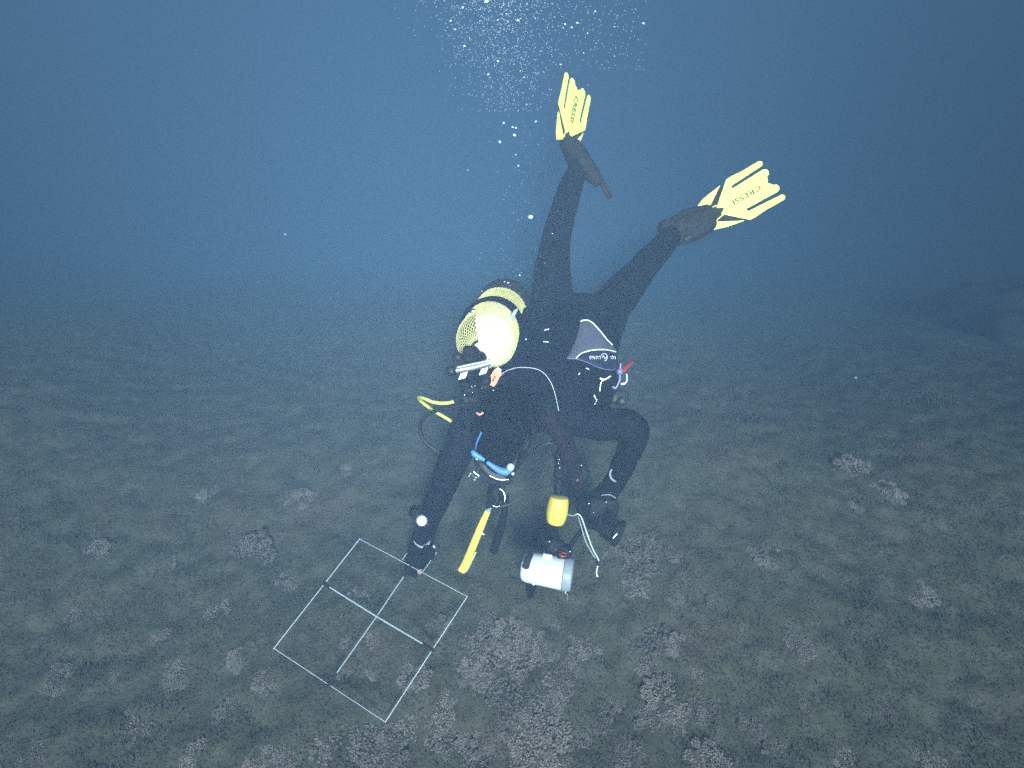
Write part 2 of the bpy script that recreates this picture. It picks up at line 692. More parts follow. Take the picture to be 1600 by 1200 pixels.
ordn = ['closest', 'second closest', 'third closest', 'fourth closest', 'fifth closest', 'sixth closest', 'seventh closest', 'eighth closest', 'ninth closest',
        'tenth closest',  'eleventh closest', 'twelfth closest', 'thirteenth closest', 'fourteenth closest', 'fifteenth closest', 'sixteenth closest', 'seventeenth closest', 'eighteenth closest', 'nineteenth closest', 'twentieth closest', 'farthest but one', 'farthest', 'very farthest']
auto = {}
for (mk, way), q in near.items():
    for k, (_, px, py) in enumerate(sorted(q)):
        auto[(px, py)] = (ordn[k] + ' of the ' if len(q) > 1 else 'lone ') + ('pale algae tufts ' if len(q) > 1 else 'pale algae tuft ') + way + ' ' + mk
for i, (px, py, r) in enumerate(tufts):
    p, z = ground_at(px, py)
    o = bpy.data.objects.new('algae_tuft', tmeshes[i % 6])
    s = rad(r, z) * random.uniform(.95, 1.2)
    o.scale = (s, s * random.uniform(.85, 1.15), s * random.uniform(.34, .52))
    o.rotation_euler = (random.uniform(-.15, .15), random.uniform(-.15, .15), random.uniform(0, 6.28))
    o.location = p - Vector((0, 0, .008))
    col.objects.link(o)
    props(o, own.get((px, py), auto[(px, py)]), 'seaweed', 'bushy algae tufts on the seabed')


# dark rock rising at the right, far into the murk
V, Fc = ellipsoid(Vector((5.5, 3.7, -2.15)), Vector((1.7, .2, 0)), Vector((-.2, 1.6, 0)), Vector((0, 0, 1.3)), 64, 40)
V = [v + (v - Vector((5.5, 3.7, -2.15))).normalized() * (.35 * noise.noise(v * 1.1) + .14 * noise.noise(v * 3.1) + .05 * noise.noise(v * 8)) for v in V]
m_rock = mat('dark_rock', (.058, .046, .046), .95, spec=.1, var=.5, scale=5, bump=.6, bscale=14)
props(obj('rock_outcrop', (V, Fc), m_rock, loc=(5.5, 3.7, -2.15)), 'dim dark rock outcrop looming through murky water at the right edge', 'rock')


# ---------------------------------------------------------------- diver
diver = thing('diver', ground_at(800, 720)[0], 'scuba diver in black wetsuit hovering head down, one arm reaching to the white square frame', 'person')
body = merge(
    # trunk
    chain([(790, 628, 2.02, 46), (822, 560, 2.16, 48), (868, 492, 2.33, 40)]),
    chain([(835, 628, 2.04, 50), (868, 560, 2.18, 52), (905, 500, 2.34, 44)]),
    chain([(872, 640, 2.08, 42), (912, 570, 2.20, 46), (940, 502, 2.36, 36)]),
    # neck and hooded head
    chain([(830, 610, 1.98, 36), (805, 640, 1.90, 40)]),
    ellipsoid(at(789, 660, 1.86), vimg(.100, 0, 0), vimg(-.035, .115, .02), vimg(.0, -.02, .115), 24, 16),
    ellipsoid(at(779, 700, 1.90), vimg(.072, .01, 0), vimg(-.02, .07, .01), vimg(0, 0, .09), 20, 12),
    # arms
    chain([(760, 632, 2.0, 36), (733, 668, 1.99, 28), (703, 733, 1.98, 24), (681, 785, 2.05, 20), (661, 835, 2.13, 16)]),
    chain([(878, 642, 2.07, 37), (928, 660, 2.02, 28), (982, 665, 1.99, 25), (991, 682, 1.99, 22), (970, 735, 2.06, 19), (950, 768, 2.1, 16.5)]),
    # legs
    chain([(868, 490, 2.33, 40), (862, 440, 2.42, 31), (869, 375, 2.58, 23), (886, 310, 2.68, 20), (902, 265, 2.76, 15), (904, 250, 2.78, 15)]),
    chain([(938, 500, 2.36, 40), (968, 462, 2.46, 30), (1005, 418, 2.56, 23), (1032, 388, 2.64, 20), (1050, 366, 2.7, 17)]),
)
suit, bvh_suit = remeshed('body', body, M['neoprene'], diver, .0075, 6, .008)

hood, bvh_hood = remeshed('hood', merge(
    ellipsoid(at(789, 659, 1.855), vimg(.104, 0, 0), vimg(-.035, .118, .02), vimg(.0, -.02, .119), 24, 16),
    ellipsoid(at(803, 628, 1.90), vimg(.082, .02, 0), vimg(-.02, .06, .0), vimg(0, 0, .10), 20, 12)), M['hood'], diver, .006, 5, .003)
# gloves with separate fingers
hand_r = merge(
    chain([(662, 833, 2.13, 17), (655, 858, 2.17, 17), (651, 872, 2.19, 15)]),
    chain([(641, 868, 2.19, 6), (636, 884, 2.21, 5), (640, 896, 2.225, 4.3)]),
    chain([(648, 872, 2.19, 6), (645, 888, 2.205, 5), (648, 899, 2.22, 4.4)]),
    chain([(656, 872, 2.19, 6), (655, 886, 2.205, 5)]),
    chain([(662, 868, 2.19, 5.5), (664, 881, 2.205, 4.6), (663, 890, 2.22, 4)]),
    chain([(666, 852, 2.16, 7), (675, 862, 2.18, 5.5), (671, 875, 2.2, 4.6)]),
)
glove_r, bvh_gr = remeshed('glove', hand_r, M['neoprene'], diver, .0035, 3)
glove_r['label'] = 'black glove with a pale chevron, holding the white frame'
obj('fingertip', chain([(655, 886, 2.206, 4.6), (656, 893, 2.215, 4.2)]), M['skin'], glove_r, label='bare fingertip')
hand_l = merge(
    chain([(950, 768, 2.1, 18), (936, 784, 2.1, 19), (928, 794, 2.1, 17)]),
    chain([(915, 782, 2.08, 6), (905, 790, 2.06, 5.4), (910, 800, 2.05, 5)]),
    chain([(917, 792, 2.08, 6), (907, 801, 2.06, 5.4), (913, 811, 2.05, 5)]),
    chain([(922, 801, 2.08, 6), (913, 811, 2.06, 5.4), (920, 820, 2.05, 5)]),
    chain([(930, 806, 2.08, 5.5), (923, 816, 2.06, 5), (930, 824, 2.05, 4.5)]),
    chain([(946, 790, 2.07, 7), (950, 803, 2.05, 6), (945, 814, 2.04, 5)]),
)
glove_l, _ = remeshed('glove', hand_l, M['neoprene'], diver, .0035, 3)
glove_l['label'] = 'black glove gripping the camera rig'


def on(bvh, px, py, off=.003, zdef=2.1):
    d = (FWD + RGT * ((px - 800) / F) - UPV * ((py - 600) / F)).normalized()
    hit = bvh.ray_cast(CAM, d)
    if hit[0] is None:
        return at(px, py, zdef)
    return hit[0] - d * off


def line_on(bvh, pts, off, zdef=2.1, sub=4):
    q = []
    for i in range(len(pts) - 1):
        for s in range(sub):
            t = s / sub
            q.append((pts[i][0] * (1 - t) + pts[i + 1][0] * t, pts[i][1] * (1 - t) + pts[i + 1][1] * t))
    q.append(pts[-1])
    P = [on(bvh, a, b, off, zdef) for a, b in q]
    for _ in range(2):
        P = [P[0]] + [(P[i - 1] + P[i] * 2 + P[i + 1]) / 4 for i in range(1, len(P) - 1)] + [P[-1]]
    return P


def curve2(pts, sub=5):
    return [(p.x, p.y) for p in spline([(a, b, 0) for a, b in pts], sub)]


def pillow(outline, zf, bulge, thick, rings=6):
    """a padded panel: outline in photo spots, zf(px, py) its depth, puffed towards the lens, with a back"""
    cx = sum(p[0] for p in outline) / len(outline)
    cy = sum(p[1] for p in outline) / len(outline)
    k = len(outline)
    Vp, Fp = [], []
    for px, py in outline:
        Vp.append(at(px, py, zf(px, py) + thick))
    for i in range(rings):
        t = i / rings
        h = math.sqrt(max(0, 1 - (1 - min(1, t * 1.6 + .12)) ** 2)) if t * 1.6 + .12 < 1 else 1
        for px, py in outline:
            qx, qy = px + (cx - px) * t, py + (cy - py) * t
            Vp.append(at(qx, qy, zf(qx, qy) - bulge * h))
    Vp.append(at(cx, cy, zf(cx, cy) - bulge))
    for i in range(rings):
        for j in range(k):
            j2 = (j + 1) % k
            Fp.append((i * k + j, i * k + j2, (i + 1) * k + j2, (i + 1) * k + j))
    for j in range(k):
        Fp.append((rings * k + j, rings * k + (j + 1) % k, len(Vp) - 1))
    Fp.append(tuple(range(k - 1, -1, -1)))
    return Vp, Fp


# face under the hood rim
face, _ = remeshed('face', merge(
    ellipsoid(at(773, 718, 1.95), vimg(.062, .01, 0), vimg(-.01, .045, .02), vimg(0, .0, .075), 18, 12),
    ellipsoid(at(767, 736, 1.955), vimg(.014, 0, 0), vimg(-.004, .022, .004), vimg(0, 0, .022), 10, 8)), M['skin'], diver, .005, 3)
for ex in (757, 785):
    obj('eye', ball(at(ex, 737 + (ex - 757) * .2, 1.905), .012, 10, 7), M['white'], face)

# mask
mask = obj('mask', pillow(curve2([(742, 712), (752, 724), (770, 737), (788, 745), (799, 748), (801, 756), (786, 757), (768, 750), (752, 738), (741, 724), (742, 712)], 3)[:-1],
                          lambda a, b: 1.86, .02, .09), M['rubber'], diver, label='black diving mask with a bright blue frame')
Z_M = 1.825
for nm, pts, wd in (('frame', [(738, 704), (741, 709), (749, 714), (757, 719)], [2.6, 5.0, 4.4, 2.6]),
                    ('frame', [(761, 722), (771, 729), (781, 735), (791, 737), (799, 732)], [2.8, 4.4, 5.8, 6.6, 3.6])):
    P = [at(a, b, Z_M) for a, b in pts]
    obj(nm, tube(spline(P, 5), [rad(np.interp(i / 5, range(len(wd)), wd), Z_M) for i in range(len(spline(P, 5)))], 8, flat=1.0), M['bluesil'], mask)
obj('strap', tube(line_on(bvh_hood, [(743, 700), (745, 690), (752, 676)], .003, 1.86), .006, 8, .5), M['bluesil'], mask)
obj('strap', tube(line_on(bvh_hood, [(799, 728), (812, 708), (824, 680)], .004, 1.86), .009, 8, .4), M['rubber'], mask)
obj('buckle', merge(cyl(at(797, 729, 1.83), at(798, 730, 1.80), rad(6, 1.8), 14), ), M['markgrey'], mask)
obj('buckle', merge(cyl(at(800, 739, 1.84), at(803, 741, 1.82), rad(4, 1.8), 12)), M['chrome'], mask)
obj('rim', tube(spline([at(765, 743, 1.84), at(775, 748, 1.84), at(786, 750, 1.84), at(795, 749, 1.84)], 5), .0022, 6), M['chrome'], mask)
obj('lens', tube(spline([at(752, 742, 1.90), at(770, 750, 1.90), at(790, 755, 1.91)], 4), .013, 8, 1.6), M['glass'], mask)

# buoyancy vest
vest_g = merge(
    chain([(772, 608, 2.0, 40), (806, 556, 2.13, 48), (838, 520, 2.22, 44)]),
    chain([(838, 600, 2.02, 50), (868, 548, 2.14, 54), (893, 512, 2.25, 46)]),
    chain([(880, 622, 2.06, 46), (908, 575, 2.14, 50), (925, 528, 2.24, 40)]),
    chain([(930, 560, 2.2, 34), (935, 600, 2.17, 32), (915, 625, 2.12, 34)]),
)
vest, bvh_v = remeshed('buoyancy_vest', vest_g, M['nylon'], diver, .008, 8, .010)
vest['label'] = 'black buoyancy vest with white piping and a grey side pocket'
zf0 = lambda a, b: 2.085 + (560 - b) * .0012 + max(0, a - 940) * .0022
pk = curve2([(907, 502), (915, 500), (924, 503), (936, 515), (948, 530), (957, 539), (962, 549), (945, 547), (925, 547), (910, 551), (901, 560), (886, 560), (893, 546), (902, 524), (907, 502)], 3)[:-1]
sh_ = 0
for fx in [i / 11 for i in range(12)]:
    for a, b in pk:
        a, b = a + (930 - a) * fx, b + (545 - b) * fx
        for bv in (bvh_v, bvh_suit):
            zh = (on(bv, a, b, 0, 9) - CAM).dot(FWD)
            sh_ = max(sh_, zf0(a, b) - zh)
zf = lambda a, b: zf0(a, b) - sh_ * .93
print('pocket shift', sh_)
obj('side_pocket', pillow(pk, zf, .016, .08), M['greynylon'], vest, label='grey side pocket')
pn = curve2([(901, 559), (910, 552), (925, 548), (945, 547), (962, 550), (965, 562), (966, 574), (958, 578), (945, 577), (930, 571), (914, 565), (901, 559)], 3)[:-1]
obj('pocket_flap', pillow(pn, lambda a, b: zf(a, b) - .006, .014, .08), M['navy'], vest, label='dark navy pocket flap with white lettering')


def pipe(pts, r, dz, z0=None, m='piping', par=None, name='piping'):
    c = curve2(pts, 5)
    return obj(name, tube([at(a, b, (z0 or zf)(a, b) - dz) for a, b in c], r, 6), M[m], par or vest)


pipe([(907, 502), (915, 500), (924, 503), (936, 515), (948, 530), (957, 539)], .0026, .010)
pipe([(900, 560), (909, 552), (925, 547.5), (945, 546.5), (962, 550)], .0030, .012)
pipe([(886, 560), (900, 561), (914, 565), (930, 572), (945, 577), (958, 578), (965, 573)], .0012, .012, m='lilac')
# lettering on the flap, upside down as worn
u_ = vimg(-1, -.02, .0).normalized()
w_ = vimg(.02, 1, 0).normalized()
for s, px, py, q in (('LUNG', 929.5, 558.5, .0122), ('AQUA', 956.0, 558.5, .0115)):
    g = text_geo(s, q, at(px, py, zf(px, py) - .0245), u_ * (1.0 if s == 'LUNG' else .7), w_ * 1.3, .002, 1.35)
    obj('lettering', g, M['piping'], vest, smooth=False)
cc = at(944, 558, zf(944, 558) - .0245)
ring = [cc + vimg(math.cos(t) * .0105, math.sin(t) * .0125, 0) for t in np.linspace(0, 2 * math.pi, 24, endpoint=False)]
zz = [cc + vimg(a, b, -.001) for a, b in ((-.008, .002), (-.003, -.006), (.003, .006), (.008, -.002))]
obj('emblem', merge(tube(ring, .0012, 5, closed=True), tube(zz, .0019, 6)), M['piping'], vest)
# long shoulder piping
lo = [(781, 588), (790, 580), (805, 575), (822, 574), (840, 577), (852, 585), (862, 600), (868, 618), (873, 642)]
obj('piping', tube(line_on(bvh_v, curve2(lo, 4), .004, 1.98, 1), .0011, 6), M['piping'], vest)
obj('piping', tube(line_on(bvh_suit, [(880, 662), (889, 680)], .004, 2.0), .0012, 6), M['piping'], vest)
# webbing tags, D rings, clips
for px, py, dx, dy in ((854, 515, 8, -2), (853, 534, 8, 0), (918, 576, 5, 2), (905, 584, 2, -3)):
    a, b = on(bvh_v, px - dx / 2, py - dy / 2, .004, 2.1), on(bvh_v, px + dx / 2, py + dy / 2, .004, 2.1)
    obj('webbing_loop', tube([a, (a + b) / 2 + vimg(0, 0, -.002), b], .0028, 8, .6), M['piping'], vest)
zc = (on(bvh_v, 938, 600, .012, 2.03) - CAM).dot(FWD) - .005
obj('clip', merge(tube(spline([at(938, 590, zc), at(944, 592, zc), at(953, 587, zc)], 5), [.006] * 11, 8, .6),
                  tube(spline([at(944, 592, zc), at(939, 598, zc), at(937, 611, zc)], 5), .0032, 8)), M['chrome'], vest, label='chrome snap clip')
obj('clip', tube(spline([at(922, 612, zc), at(920, 616, zc), at(923, 619, zc), at(928, 617, zc), at(931, 624, zc)], 5), .0025, 8), M['chrome'], vest)
obj('clip', tube(spline([at(933, 624, zc), at(930, 630, zc), at(927, 634, zc)], 4), [.003] * 4 + [.005] * 5, 8), M['chrome'], vest)
obj('toggle', merge(ball(at(968, 581, 2.06), rad(5.5, 2.06)), tube([at(969, 578, 2.06), at(969.5, 568, 2.06)], .004, 8)), M['lilac'], vest)
obj('tube', tube(spline([at(968, 584, 2.06), at(968, 594, 2.06), at(962, 606, 2.06), at(957, 604, 2.06)], 5), .0042, 8), M['lilac'], vest)
obj('ring', tube(spline([at(979, 584, 2.07), at(979.5, 594, 2.07), at(976, 599, 2.07), at(970, 600, 2.07)], 5), [.003] * 10 + [.0045] * 6, 8), M['piping'], vest)
obj('pull_tab', tube(spline([at(971, 580, 2.07), at(978, 574, 2.08), at(989, 565, 2.11)], 5), [.011, .011, .011, .010, .010, .009, .008, .007, .006, .005, .004], 8, .35), M['red'], vest, label='small red pull tab')
obj('dump_valve', merge(box(at(967, 620, 2.13), vimg(.030, .008, 0), vimg(-.008, .028, 0), vimg(0, 0, .028), .3),
                        cyl(at(972, 628, 2.08), at(970, 626, 2.12), .016, 14)), M['rubber'], vest, label='black rubber dump valve at the hip')
# corrugated inflator hose
pts = spline([at(846, 640, 1.95), at(864, 660, 1.93), at(881, 690, 1.93), at(894, 722, 1.95), at(900, 740, 1.97)], 14)
rr = [rad(15 if i < 44 else 12, 1.95) * (1 + (.03 if i % 2 else -.02)) for i in range(len(pts))]
hose = obj('inflator_hose', tube(pts, rr, 14), M['purple'], vest, label='thick purplish black inflator hose')
obj('inflator_head', merge(box(at(903, 745, 1.98), vimg(.022, .02, 0), vimg(-.018, .03, .01), vimg(0, 0, .02), .3),
                           cyl(at(913, 728, 1.95), at(917, 736, 1.97), .008, 10), cyl(at(893, 752, 1.97), at(899, 756, 1.97), .009, 10)), M['darkplastic'], hose)
obj('button', ball(at(908, 727, 1.94), .0055, 8, 6), M['chrome'], hose)
obj('button', ball(at(902, 750, 1.95), .006, 8, 6), M['redmetal'], hose)

# wrist watch on the reaching arm
zw = 2.075
wc = on(bvh_suit, 659, 814, .014, zw)
zw = (wc - CAM).dot(FWD)
warm = (at(662, 833, 2.13) - at(682, 785, 2.05)).normalized()
wn = (CAM - wc).normalized()
wn = (wn - warm * wn.dot(warm) * .6).normalized()
watch = obj('wristwatch', cyl(wc - wn * .012, wc, rad(9.5, zw), 20), M['brushed'], diver, label='wristwatch with a bright white dial')
obj('dial', cyl(wc, wc + wn * .003, rad(7.6, zw), 24, .05), M['white'], watch)
x_, y_, _z = frame_of(wn)
for k in range(12):
    t = 2 * math.pi * k / 12
    obj('bezel_stud', ball(wc + (x_ * math.cos(t) + y_ * math.sin(t)) * rad(9.3, zw), .0028, 6, 5), M['chrome'], watch)
for a in (.5, 3.3):
    obj('hand', tube([wc + wn * .004, wc + wn * .004 + (x_ * math.cos(a) + y_ * math.sin(a)) * rad(5, zw)], .0009, 5), M['strobegrey'], watch)
sx = warm.cross(wn).normalized()
ac = wc - wn * .060
obj('strap', tube([ac + sx * (math.cos(t) * .056) + wn * (math.sin(t) * .052) for t in np.linspace(0, 2 * math.pi, 24, endpoint=False)], .012, 8, .25, closed=True, up=sx), M['rubber'], watch)
obj('crown', cyl(at(648, 805, 2.09), at(641, 801, 2.10), .012, 10), M['rubber'], watch)
# pale chevron on the glove
cv = [(646, 844), (651, 850), (658, 853.5), (666, 850), (672, 845), (671, 850.5), (658, 857), (648.5, 850.5)]
cvz = [on(bvh_gr, a, b, .004, 2.12) for a, b in cv]
fb = [p + FWD * .003 for p in cvz]
obj('chevron', (cvz + fb, [(0, 1, 7), (1, 2, 6, 7), (2, 3, 5, 6), (3, 4, 5), (8, 15, 9), (9, 15, 14, 10), (10, 14, 13, 11), (11, 13, 12)] +
                [(i, (i + 1) % 8, 8 + (i + 1) % 8, 8 + i) for i in range(8)]), M['markgrey'], glove_r, smooth=False)
obj('cuff_toggle', tube([at(677, 852, 2.12), at(679.5, 856, 2.12)], .0045, 8), M['markgrey'], glove_r)
# gauge strap and glints on the left wrist
zr = 2.04
obj('wrist_gauge', merge(tube([at(964 + 11 * math.cos(t), 741 + 11 * math.sin(t), zr) for t in np.linspace(0, 2 * math.pi, 20, endpoint=False)], .0035, 6, closed=True),
                         cyl(at(964, 741, zr + .02), at(964, 741, zr + .001), rad(10.5, zr), 20)), [M['strobegrey']], diver, label='round gauge on the left wrist')

# ---------------------------------------------------------------- fins
UN = .000420


def fin(o, u, w, label, pocket_pts, zp):
    nrm = u.cross(w).normalized()
    if nrm.dot(CAM - o) < 0:
        nrm = -nrm
    s = 1 if u.cross(w).dot(nrm) > 0 else -1

    def pr(out, t0, t1):
        return prism([(a * UN, b * UN) for a, b in out], o, u, w, t0 * s, t1 * s)

    def lobe(u1, wc, hw, k=5):
        return [(u1 - hw + hw * math.cos(t) if False else u1 - hw + hw * math.sin(t), wc - hw * math.cos(t)) for t in np.linspace(0, math.pi, k)]
    half_l = [(25, -42), (120, -105), (280, -262), (345, -266), (470, -258), (560, -256)] + lobe(735, -226, 30) + [(320, -140), (300, -152)]
    inner = [(300, -138), (460, -150)] + lobe(748, -108, 42) + [(690, -30), (672, 0), (690, 30)] + lobe(762, 102, 44) + [(460, 140), (320, 138)]
    # blade: arrow base, two slots, four prongs
    blade = [(25, -42), (280, -262), (340, -268), (470, -258)] + lobe(735, -228, 33) + [(298, -172), (290, -158), (298, -142)] + lobe(748, -108, 47) + [(690, -26), (670, 0), (695, 26)] + \
        lobe(764, 100, 47) + [(320, 136), (312, 152), (320, 168)] + lobe(768, 226, 33) + [(470, 258), (345, 268), (285, 262), (35, 44), (95, 8), (85, -8)]
    f = thing('fin', o, label, None)
    del_keys = [k for k in ('category',) if k in f.keys()]
    f.parent = diver
    f.location = o - WL[diver]
    obj('blade', pr(blade, -.002, .003), M['finyellow'], f, smooth=False)
    # raised rails along prongs
    for wv in (-248, -200, 200, 248):
        obj('rail', tube([o + u * (a * UN) + w * (wv * UN * (1 if a > 300 else .99)) + nrm * .0035 for a in (330, 500, 690)], [.0022, .003, .002], 6), M['finyellow'], f)
    wing1 = [(-147, -166), (-60, -205), (189, -240), (-44, -84), (-95, -90)]
    wing2 = [(-148, 150), (-95, 92), (-46, 98), (236, 243), (20, 205)]
    obj('side_wing', pr(wing1, -.003, .005), M['finyellow'], f, smooth=False)
    obj('side_wing', pr(wing2, -.003, .005), M['finyellow'], f, smooth=False)
    band = [(-120, -160), (-40, -86), (-22, -20), (-22, 20), (-46, 100), (-120, 145), (-95, 60), (-85, 0), (-92, -70)]
    obj('pocket_rim', pr(band, -.002, .008), M['finyellow'], f, smooth=False)
    web = [(-100, -150), (160, -222), (270, -235), (110, -90), (80, 0), (110, 90), (300, 245), (180, 215), (-100, 140)]
    obj('web', pr(web, -.010, -.0045), M['boot'], f, smooth=False)
    for wv in (-60, 62):
        obj('hinge', tube([o + u * (a * UN) + w * (wv * b * UN) + nrm * .004 for a, b in ((-60, 1.3), (60, 1.0), (110, .9))], .003, 6), M['finyellow'], f)
    g = text_geo('CRESSI', .036, o + u * (395 * UN) + nrm * .0045, -u * 1.45, w * (-1 if (-u).cross(-w).dot(nrm) > 0 else 1), .0015)
    obj('lettering', g, M['finprint'], f, smooth=False)
    po, _b = remeshed('foot_pocket', merge(*[chain(c) for c in pocket_pts]), M['boot'], f, .005, 4)
    return f, po


oL = at(1119, 331.8, 2.72)
fL, pL = fin(oL, vimg(.866, -.5, .02).normalized(), vimg(.5, .866, .0).normalized(), 'yellow fin on the right of the photo, pointing sideways',
             [[(1048, 366, 2.70, 16), (1068, 357, 2.71, 20), (1100, 341, 2.725, 20)], [(1052, 350, 2.72, 12), (1075, 343, 2.73, 17), (1102, 332, 2.735, 13)],
              [(1060, 372, 2.71, 12), (1085, 362, 2.71, 15), (1106, 350, 2.73, 14)], [(1041, 356, 2.7, 14), (1046, 372, 2.7, 10)]], 2.7)
obj('heel_strap', tube(spline([at(1052, 343, 2.69), at(1038, 352, 2.67), at(1040, 368, 2.67), at(1060, 377, 2.68), at(1088, 372, 2.69)], 5), .009, 8, .5), M['rubber'], fL)
obj('buckle', tube([at(1070, 373.5, 2.655), at(1079, 369.5, 2.66)], [.006, .005], 8, .6), M['chrome'], fL)
oR = at(887, 215, 2.85)
k_ = 2.85 / F
u = vimg(20 * k_, -98 * k_, 24 * k_).normalized()
w_r = vimg(36 * k_, 25 * k_, 37 * k_)
w_r = (w_r - u * w_r.dot(u)).normalized()
fR, pR = fin(oR, u, w_r, 'yellow fin at the top of the photo, pointing up',
             [[(908, 258, 2.77, 17), (900, 245, 2.79, 17), (889, 227, 2.83, 14)], [(896, 240, 2.8, 14), (882, 222, 2.83, 8)], [(908, 248, 2.80, 15), (900, 228, 2.86, 10)],
              [(914, 262, 2.76, 15), (926, 275, 2.74, 12), (932, 284, 2.74, 8)]], 2.8)
obj('heel_strap', tube(spline([at(914, 240, 2.79), at(930, 262, 2.76), at(936, 276, 2.74), at(945, 294, 2.73), at(953, 309, 2.72)], 5),
                       [.014] * 10 + [.0155] * 11, 8, .7), M['boot'], fR, label='black heel strap with a loose tail')
obj('buckle', ellipsoid(at(901.5, 250, 2.735), vimg(.010, .004, 0), vimg(-.004, .012, 0), vimg(0, 0, .006), 10, 7), M['piping'], fR)
obj('buckle', tube(spline([at(895, 262, 2.735), at(898, 256, 2.735), at(899, 263, 2.735)], 3), .003, 6), M['piping'], fR)

# ---------------------------------------------------------------- tank
TB, TT = at(789, 476, 2.38), at(760, 532, 1.975)
tax = (TT - TB)
TL = tax.length
tank = thing('scuba_tank', TB, 'scuba tank in a yellow net with a white shoulder, strapped to the diver\'s back', 'scuba tank')
RT = .101
prof = [(RT * .6, 0), (RT * .97, .02), (RT, .05)] + [(RT, h) for h in np.linspace(.1, TL, 8)] + \
       [(RT * math.cos(t), TL + RT * .95 * math.sin(t)) for t in np.linspace(.12, 1.30, 9)]
hint = vimg(-1, -.35, 0)
hint = vimg(-.97, .05, 0)
V, Fc = lathe(TB, tax, prof, 72, hint)
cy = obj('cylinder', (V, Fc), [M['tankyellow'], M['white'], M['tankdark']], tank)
for p in cy.data.polygons:
    c = sum((cy.data.vertices[i].co for i in p.vertices), Vector()) / len(p.vertices)
    x, y, z = frame_of(tax, hint)
    h, a = c.dot(z), math.atan2(c.dot(y), c.dot(x))
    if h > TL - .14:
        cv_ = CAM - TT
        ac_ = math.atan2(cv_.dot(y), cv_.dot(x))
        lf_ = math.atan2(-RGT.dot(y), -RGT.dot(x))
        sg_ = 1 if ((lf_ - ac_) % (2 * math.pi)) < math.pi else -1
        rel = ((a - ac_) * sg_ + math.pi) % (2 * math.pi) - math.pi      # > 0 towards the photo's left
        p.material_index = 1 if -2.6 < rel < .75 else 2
V, Fc = lathe(TB - tax.normalized() * .006, tax, [(RT * .7, -.02), (RT * 1.06, -.01), (RT * 1.09, .02), (RT * 1.07, .12), (RT * 1.02, .125)], 40)
obj('boot', (V, Fc), M['boot'], tank)
# net
x, y, z = frame_of(tax, hint)
path = [(RT + .0022, h) for h in np.linspace(.12, TL, 22)] + [((RT + .0022) * math.cos(t), TL + (RT * .95 + .0022) * math.sin(t)) for t in np.linspace(.1, 1.2, 14)]
arc = [0]
for i in range(1, len(path)):
    arc.append(arc[-1] + math.hypot(path[i][0] - path[i - 1][0], path[i][1] - path[i - 1][1]))
parts = []
NS = 44
for sgn in (-1, 1):
    for k in range(NS):
        P = []
        for (r, h), s in zip(path, arc):
            a = 2 * math.pi * k / NS + sgn * s / RT * .80
            P.append(TB + z * h + x * (r * math.cos(a)) + y * (r * math.sin(a)))
        parts.append(tube(P, .0012, 4))
obj('net', merge(*parts), M['netyellow'], tank)
# cam band with buckle
bh = TL - .125


def on_tank(px, py, off=.006, h=None):
    pass


band = [TB + z * (bh + .02 * math.sin(t)) + (x * math.cos(t) + y * math.sin(t)) * (RT + .008) for t in np.linspace(0, 2 * math.pi, 40, endpoint=False)]
obj('cam_band', tube(band, .060, 10, .12, closed=True, up=x), M['nylon'], tank, label='black webbing band')
obj('buckle', ellipsoid(at(739, 486, 1.985), vimg(.012, -.002, 0), vimg(0, .009, 0), vimg(0, 0, .006), 10, 7), M['chrome'], tank)
obj('band_pad', box(at(800, 497, 1.985), vimg(.010, -.006, .004), vimg(-.014, .030, .0), vimg(0, 0, .008), .3), M['markgrey'], tank)
# valve and crossbar
zv = 1.83
valve = obj('valve', merge(box(at(737, 556, 1.84), vimg(.026, .002, 0), vimg(0, .030, .01), vimg(0, 0, .03), .35),
                           cyl(at(752, 556, 1.87), at(742, 572, 1.82), .02, 14)), M['darkplastic'], tank)
obj('knob', merge(ellipsoid(at(715, 558, zv), vimg(.020, .004, 0), vimg(-.003, .017, 0), vimg(0, 0, .017), 14, 8), cyl(at(722, 558, zv), at(735, 559, zv + .01), .010, 10)), M['rubber'], valve)
obj('knob', merge(ellipsoid(at(705, 580, 1.80), vimg(.019, .002, 0), vimg(-.002, .018, 0), vimg(0, 0, .018), 14, 8)), M['rubber'], valve)
obj('crossbar', merge(tube([at(712, 579, 1.80), at(740, 574, 1.80), at(766, 567, 1.81)], .0095, 12), tube([at(714, 574, 1.795), at(766, 563, 1.80)], .004, 8)), M['brushed'], valve)
for bx_, by_ in ((724, 587), (756, 580)):
    obj('yoke_block', box(at(bx_, by_, 1.79), vimg(.0115, -.003, .002), vimg(-.004, .0105, 0), vimg(0, .0, .010), .1), M['brushed'], valve, smooth=False)
    obj('yoke_cap', cyl(at(bx_ + 2, by_ + 8, 1.80), at(bx_ + 4, by_ + 19, 1.81), .019, 16), M['darkplastic'], valve)

